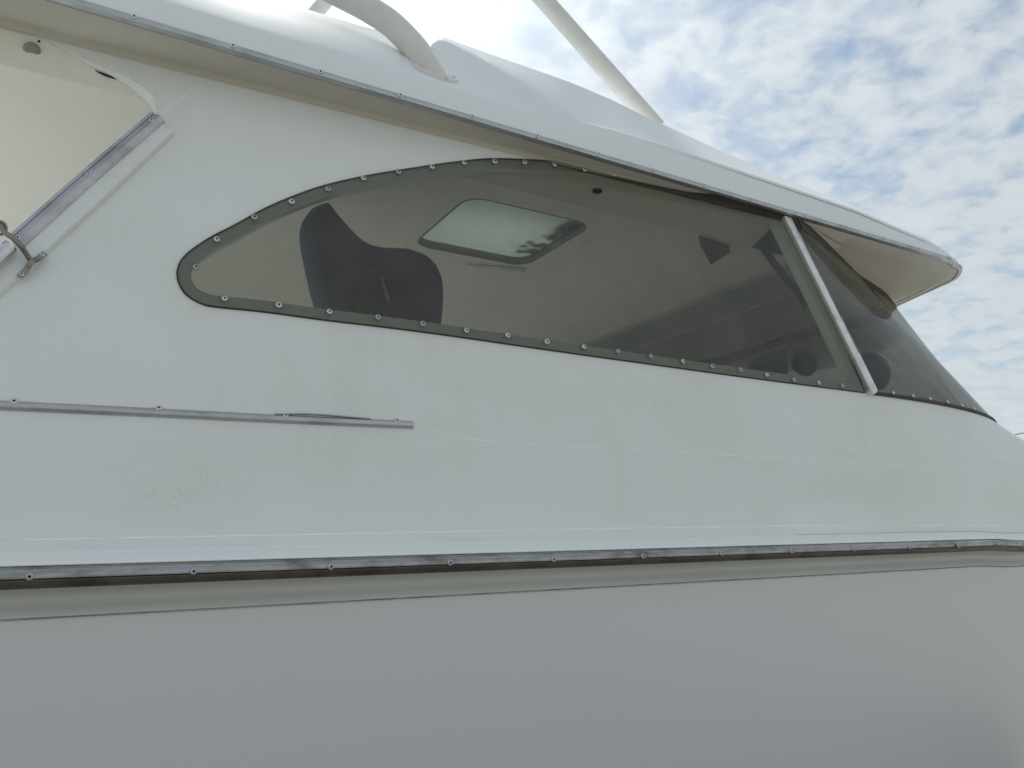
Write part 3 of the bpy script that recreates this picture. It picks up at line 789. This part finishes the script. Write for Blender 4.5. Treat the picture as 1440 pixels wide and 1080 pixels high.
# middle moulding strip (runs aft out of the frame)
st = wpath([(0, 570.5), (200, 580), (400, 590), (580, 598)], 40)
d_ = (st[1] - st[0]).normalized(); st = [st[0] + d_ * ((-2.6 - st[0].x) / d_.x)] + st
strip = autosmooth(make('side_moulding', *sweep(st, [(-.002, .0095), (.004, .0095), (.0085, .006), (.010, .0), (.008, -.006), (.003, -.0095), (-.002, -.0095)], nW), MAT['trim'], boat), 40)
for p in ((20, 565), (223, 574.5), (401, 584.5), (557, 592)):
    q = onW(*p); screw(WP(q.x, q.y - .002, .0065), WN(q.x, q.y) + Vector((0, 0, .45)), .0072, strip)
lifted = wpath([(385, 583.5), (430, 583), (470, 585.5), (520, 590)], 14, .004)
make('lifted_insert', *sweep(lifted, [(-.006, .0012), (.004, .0012), (.004, -.0012), (-.006, -.0012)], nW), MAT['trim'], strip)
# diagonal: white flange and aluminium track
fl = wpath([(229, 180), (150, 254), (40, 354), (-40, 426)], 30)
d_ = (fl[-1] - fl[-2]).normalized(); fl.append(fl[-1] + d_ * .5)
flange = autosmooth(make('opening_flange', *sweep(fl, [(-.004, .030), (.006, .030), (.014, .024), (.015, -.010), (.010, -.024), (.004, -.031), (-.004, -.031)], nW), MAT['cabin'], boat), 50)
tk = wpath([(222, 170), (124, 255), (24, 345)], 24, .014)
track = autosmooth(make('curtain_track', *sweep(tk, [(-.004, .018), (.004, .0175), (.010, .011), (.012, .003), (.009, -.005), (.002, -.008), (.002, -.0105), (.005, -.012), (.004, -.019), (-.004, -.019)], nW), MAT['trim'], boat), 30)
for p in ((212, 177), (124, 253), (26, 342)):
    q = onW(*p); screw(WP(q.x, q.y, .024), WN(q.x, q.y), .006, track)
# bright tube end, ring, hook and its two-screw saddle
tb = wpath([(16, 357), (0, 371), (-50, 416)], 10, .034)
tube = autosmooth(make('curtain_rod', *sweep(tb, circ(.0155, 16), nW), MAT['chrome'], boat), 50)
hk = [WP(*onW(px, py), o) for px, py, o in ((3, 331, .050), (9, 345, .056), (20, 353, .056), (32, 362, .046), (41, 371, .028), (46, 375, .016))]
hk = lerp_list(hk, 20); hook = make('snap_hook', *sweep(hk, circ(.0055, 8), (0, -1, 0)), MAT['oldmetal'], boat)
c = WP(*onW(1, 337), .050); ring = [c + Vector((.013 * math.cos(a_), -.004 * math.sin(a_), .013 * math.sin(a_))) for a_ in [2 * math.pi * i / 20 for i in range(21)]]
make('ring', *sweep(ring, circ(.003, 6), (0, -1, 0), False), MAT['oldmetal'], hook)
sa, sb = onW(31, 391), onW(60, 364)
sad = [WP(*sa.lerp(sb, s), h_) for s, h_ in ((-.12, .016), (.0, .017), (.22, .019), (.38, .026), (.5, .029), (.62, .026), (.78, .019), (1.0, .017), (1.12, .016))]
sadm = autosmooth(make('eye_saddle', *sweep(lerp_list(sad, 25), [(.002, .0055), (.002, -.0055), (-.002, -.0055), (-.002, .0055)], nW), MAT['oldmetal'], boat), 40)
for q in (sa, sb): screw(WP(q.x, q.y, .0185), WN(q.x, q.y), .0055, sadm)

# --- seams in the gelcoat
def seam(pts, wd=.004, ht=.0003):
    q = wpath(pts, 30); make('gelcoat_seam', *sweep(q, [(-.001, wd / 2), (ht, wd * .48), (ht, -wd * .48), (-.001, -wd / 2)], nW), MAT['seam'], boat)
def s_of(py): return (ZS - onW(1222, py).y) / (ZS - zb(XS))
seam([(0, 760), (250, 755), (480, 751), (720, 746), (1000, 741), (1222, 738.5)])
seam([(600, 604), (690, 621), (900, 633), (1100, 645), (1222, 652)], .003)
seam([(1080, 624), (1150, 628), (1222, 632)], .0026)
seam([(222, 164), (250, 142), (290, 108)], .002, .0004)
def seam_tr(s0, s1, i0, i1, wd=.003):
    rows_ = []
    for i in range(i0, i1 + 1):
        s = s0 + (s1 - s0) * (i - i0) / (i1 - i0); j = s * 16; k_ = int(j); rows_.append(tl[k_][i].lerp(tl[k_ + 1][i], j - k_))
    make('gelcoat_seam', *sweep(rows_, [(-.001, wd / 2), (.0003, wd * .48), (.0003, -wd * .48), (-.001, -wd / 2)]), MAT['seam'], boat)
seam_tr(s_of(652), s_of(652) - .03, 0, 40); seam_tr(s_of(632), s_of(632) - .03, 0, 40, .0026); seam_tr(s_of(738.5), s_of(738.5), 0, 40, .004)

# --- pipes standing on the roof
def pipe(pts, r, n=30):
    p = lerp_list(pts, n); return autosmooth(make('tower_pipe', *sweep(p, circ(r, 20), (0.2, -1, 0)), MAT['pipe'], boat), 60)
b0 = atY(604, 101, 1.945)
cl = [(602, 96), (589, 75), (572, 55), (549, 33), (522, 15), (495, 0), (440, -28)]
near = [atY(x, y, 1.945 + .012 * i) for i, (x, y) in enumerate(cl)]
near = [near[0] + (near[0] - near[1]).normalized() * .07] + near
near += [near[-1] + Vector((-.35, .12, .16))]
np_ = pipe(near, .0385, 40)
sn = Vector((0, -.78, .62))
ax = (Vector((1, 0, -.02))).normalized(); bx = sn.cross(ax)
def flangeplate(c, parent):
    v, f = [], []; n = 24
    for h_, sc_ in ((-.006, 1), (.006, 1), (.009, .9)):
        for i in range(n):
            a_ = 2 * math.pi * i / n; v.append(c + sn * h_ + ax * (.072 * sc_ * math.cos(a_)) + bx * (.050 * sc_ * math.sin(a_)))
    for k_ in range(2):
        for i in range(n): f.append((k_ * n + i, k_ * n + (i + 1) % n, (k_ + 1) * n + (i + 1) % n, (k_ + 1) * n + i))
    f.append(tuple(range(2 * n, 3 * n))); make('base_flange', v, f, MAT['pipe'], parent)
fc = atY(612, 104, 1.925); flangeplate(fc, np_)
for a_, b_ in ((.055, 0.0), (-.052, -.012), (.02, -.04), (.03, .035)): screw(fc + ax * a_ + bx * b_ + sn * .009, sn, .006, np_)
pipe([atY(408, 62, 2.5), atY(454, 6, 2.5), atY(480, -26, 2.5)], .026, 12)
p0, p1 = atY(925, 181, 2.35), atY(765, 0, 2.50); pipe([p0, p1, p1 * 2 - p0], .037, 20)
for p in boat.children[-1:]: pass

# ------------------------------------------------------------------ things inside the boat
seat = thing('helm_seat', (.55, 2.2, 1.10), 'navy vinyl high-backed seat seen through the smoked side window', 'seat')
def cushion(name, px, Y, th, mat, parent, n=48, r=.03):
    pts = [atY(x, y, Y) for x, y in px]; p2 = [Vector((q.x, q.z)) for q in pts]
    cl_ = p2 + [p2[0]]; l = resamp([Vector((q.x, q.y, 0)) for q in cl_], n + 1)[:-1]; l = [Vector((q.x, q.y)) for q in l]
    rings = []
    for ins_, dy in ((.030, th / 2), (.008, th / 2 * .8), (0, th / 2 * .35), (0, -th / 2 * .35), (.008, -th / 2 * .8), (.030, -th / 2)):
        rings.append([Vector((q.x, Y + dy, q.y)) for q in (inset(l, ins_ * r / .03) if ins_ else l)])
    v, f = [p for r_ in rings for p in r_], []; m = n
    for k_ in range(len(rings) - 1):
        for i in range(m): f.append((k_ * m + i, k_ * m + (i + 1) % m, (k_ + 1) * m + (i + 1) % m, (k_ + 1) * m + i))
    for k_ in (0, len(rings) - 1):
        for t_ in geometry.tessellate_polygon([[Vector((p.x, p.z, 0)) for p in rings[k_]]]): f.append(tuple(k_ * m + i for i in t_))
    o = autosmooth(make(name, v, f, mat, parent), 45)
    for p_ in o.data.polygons:
        if len(p_.vertices) == 3: p_.use_smooth = False
    return o
back = [(436, 297), (446, 292), (457, 291), (469, 307), (484, 324), (500, 341), (513, 349), (530, 352.5), (565, 354), (589, 362), (606, 377), (615, 398), (617, 418), (616, 440), (612, 480), (455, 480), (446, 429), (439, 407), (430, 366), (425, 340), (424, 320), (428, 307)]
cushion('backrest', back, 2.18, .12, MAT['navy'], seat, 90, .022)
bo = inset([Vector((q.x, q.z)) for q in resamp([atY(x, y, 2.18) for x, y in back + back[:1]], 91)[:-1]], .016)
pp = [Vector((q.x, 2.121, q.y)) for q in bo]; pp.append(pp[0])
make('piping', *sweep(pp, circ(.0045, 8), (0, -1, 0), False), MAT['blue'], seat)
cushion('pocket', [(503, 380), (515, 375), (530, 377), (540, 400), (549, 432), (552, 480), (500, 480), (498, 420)], 2.122, .03, MAT['black'], seat, 40, .008)
cushion('pocket_edge', [(534, 389), (537, 388), (548, 420), (547, 427), (543, 424)], 2.108, .010, MAT['lens'], seat, 16, .003)  # pale strip painted as a lit slot through the pocket
bx0, bx1 = atY(440, 470, 2.2).x, atY(615, 470, 2.2).x
make('seat_base', *box(bx0, bx1, 2.08, 2.55, 2.0, 2.2), MAT['navy'], seat, False)
ped = sweep([Vector(((bx0 + bx1) / 2, 2.32, z)) for z in (1.10, 1.14, 1.16, 2.0)], circ(.05, 14), (0, -1, 0)); make('pedestal', *ped, MAT['trim'], seat)

def round_cushion(px, py, rx, rz, Y, label):
    c = atY(px, py, Y); v, f = [], []; n = 20
    rings = [(.0, -1), (.5, -.95), (.85, -.6), (1, 0), (.85, .6), (.5, .95), (0, 1)]
    for rr_, y in rings: v += [c + Vector((rx * rr_ * math.cos(2 * math.pi * i / n), .03 * y, rz * rr_ * math.sin(2 * math.pi * i / n))) for i in range(n)]
    for k_ in range(len(rings) - 1):
        for i in range(n): f.append((k_ * n + i, k_ * n + (i + 1) % n, (k_ + 1) * n + (i + 1) % n, (k_ + 1) * n + i))
    o = make('round_cushion', v, f, MAT['navy']); o['label'] = label; o['category'] = 'cushion'; o['group'] = 'dark cushions on the dashboard'
round_cushion(1131, 510, .062, .055, 2.10, 'dark navy oval cushion behind side window, left of mullion')
round_cushion(1228, 522, .11, .085, 2.16, 'dark navy round cushion behind windshield, right of mullion')
b_ = [atY(x, y, 2.06) for x, y in ((1056, 528), (1106, 489), (1108, 532))]
th_ = Vector((0, .12, 0)); o = make('folded_cover', b_ + [p + th_ for p in b_] , [(0, 2, 1), (3, 4, 5), (0, 1, 4, 3), (1, 2, 5, 4), (2, 0, 3, 5)], MAT['navy'], None, False)
o['label'] = 'dark wedge-shaped folded cover lying low behind the side window'; o['category'] = 'cover'
bs = lerp_list([atY(1062, 318, 1.99), atY(1075, 350, 2.02), atY(1100, 385, 2.06), atY(1122, 410, 2.10), atY(1134, 432, 2.12)], 16)
o = make('strap', *sweep(bs, [(.002, .02), (.002, -.02), (-.002, -.02), (-.002, .02)], (0, -1, 0)), MAT['blue'])
o['label'] = 'dark blue strap hanging behind the side window near mullion'; o['category'] = 'strap'

# ------------------------------------------------------------------ far power line at the right edge
pA, pB = CAM + ray(1300, 632).normalized() * 95, CAM + ray(1640, 566).normalized() * 80
for k_, p in enumerate((pA, pB)):
    t = thing('utility_pole', (p.x, p.y, 0), 'wooden utility pole carrying the cable, ' + ('hidden behind the bow' if k_ == 0 else 'off to the right'), 'pole', 'utility poles')
    make('pole_shaft', *sweep([Vector((p.x, p.y, z)) for z in (0, p.z * .5, p.z + .5)], circ(.13, 10), (0, -1, 0)), MAT['wood'], t)
    make('crossarm', *box(p.x - .9, p.x + .9, p.y - .06, p.y + .06, p.z - .15, p.z - .03), MAT['wood'], t, False)
cp_ = [pA.lerp(pB, i / 30) - Vector((0, 0, .25 * 4 * (i / 30) * (1 - i / 30))) for i in range(31)]
o = make('overhead_cable', *sweep(cp_, circ(.045, 6), (0, 0, 1)), MAT['black']); o['label'] = 'thin dark overhead cable against the sky at right edge'; o['category'] = 'cable'
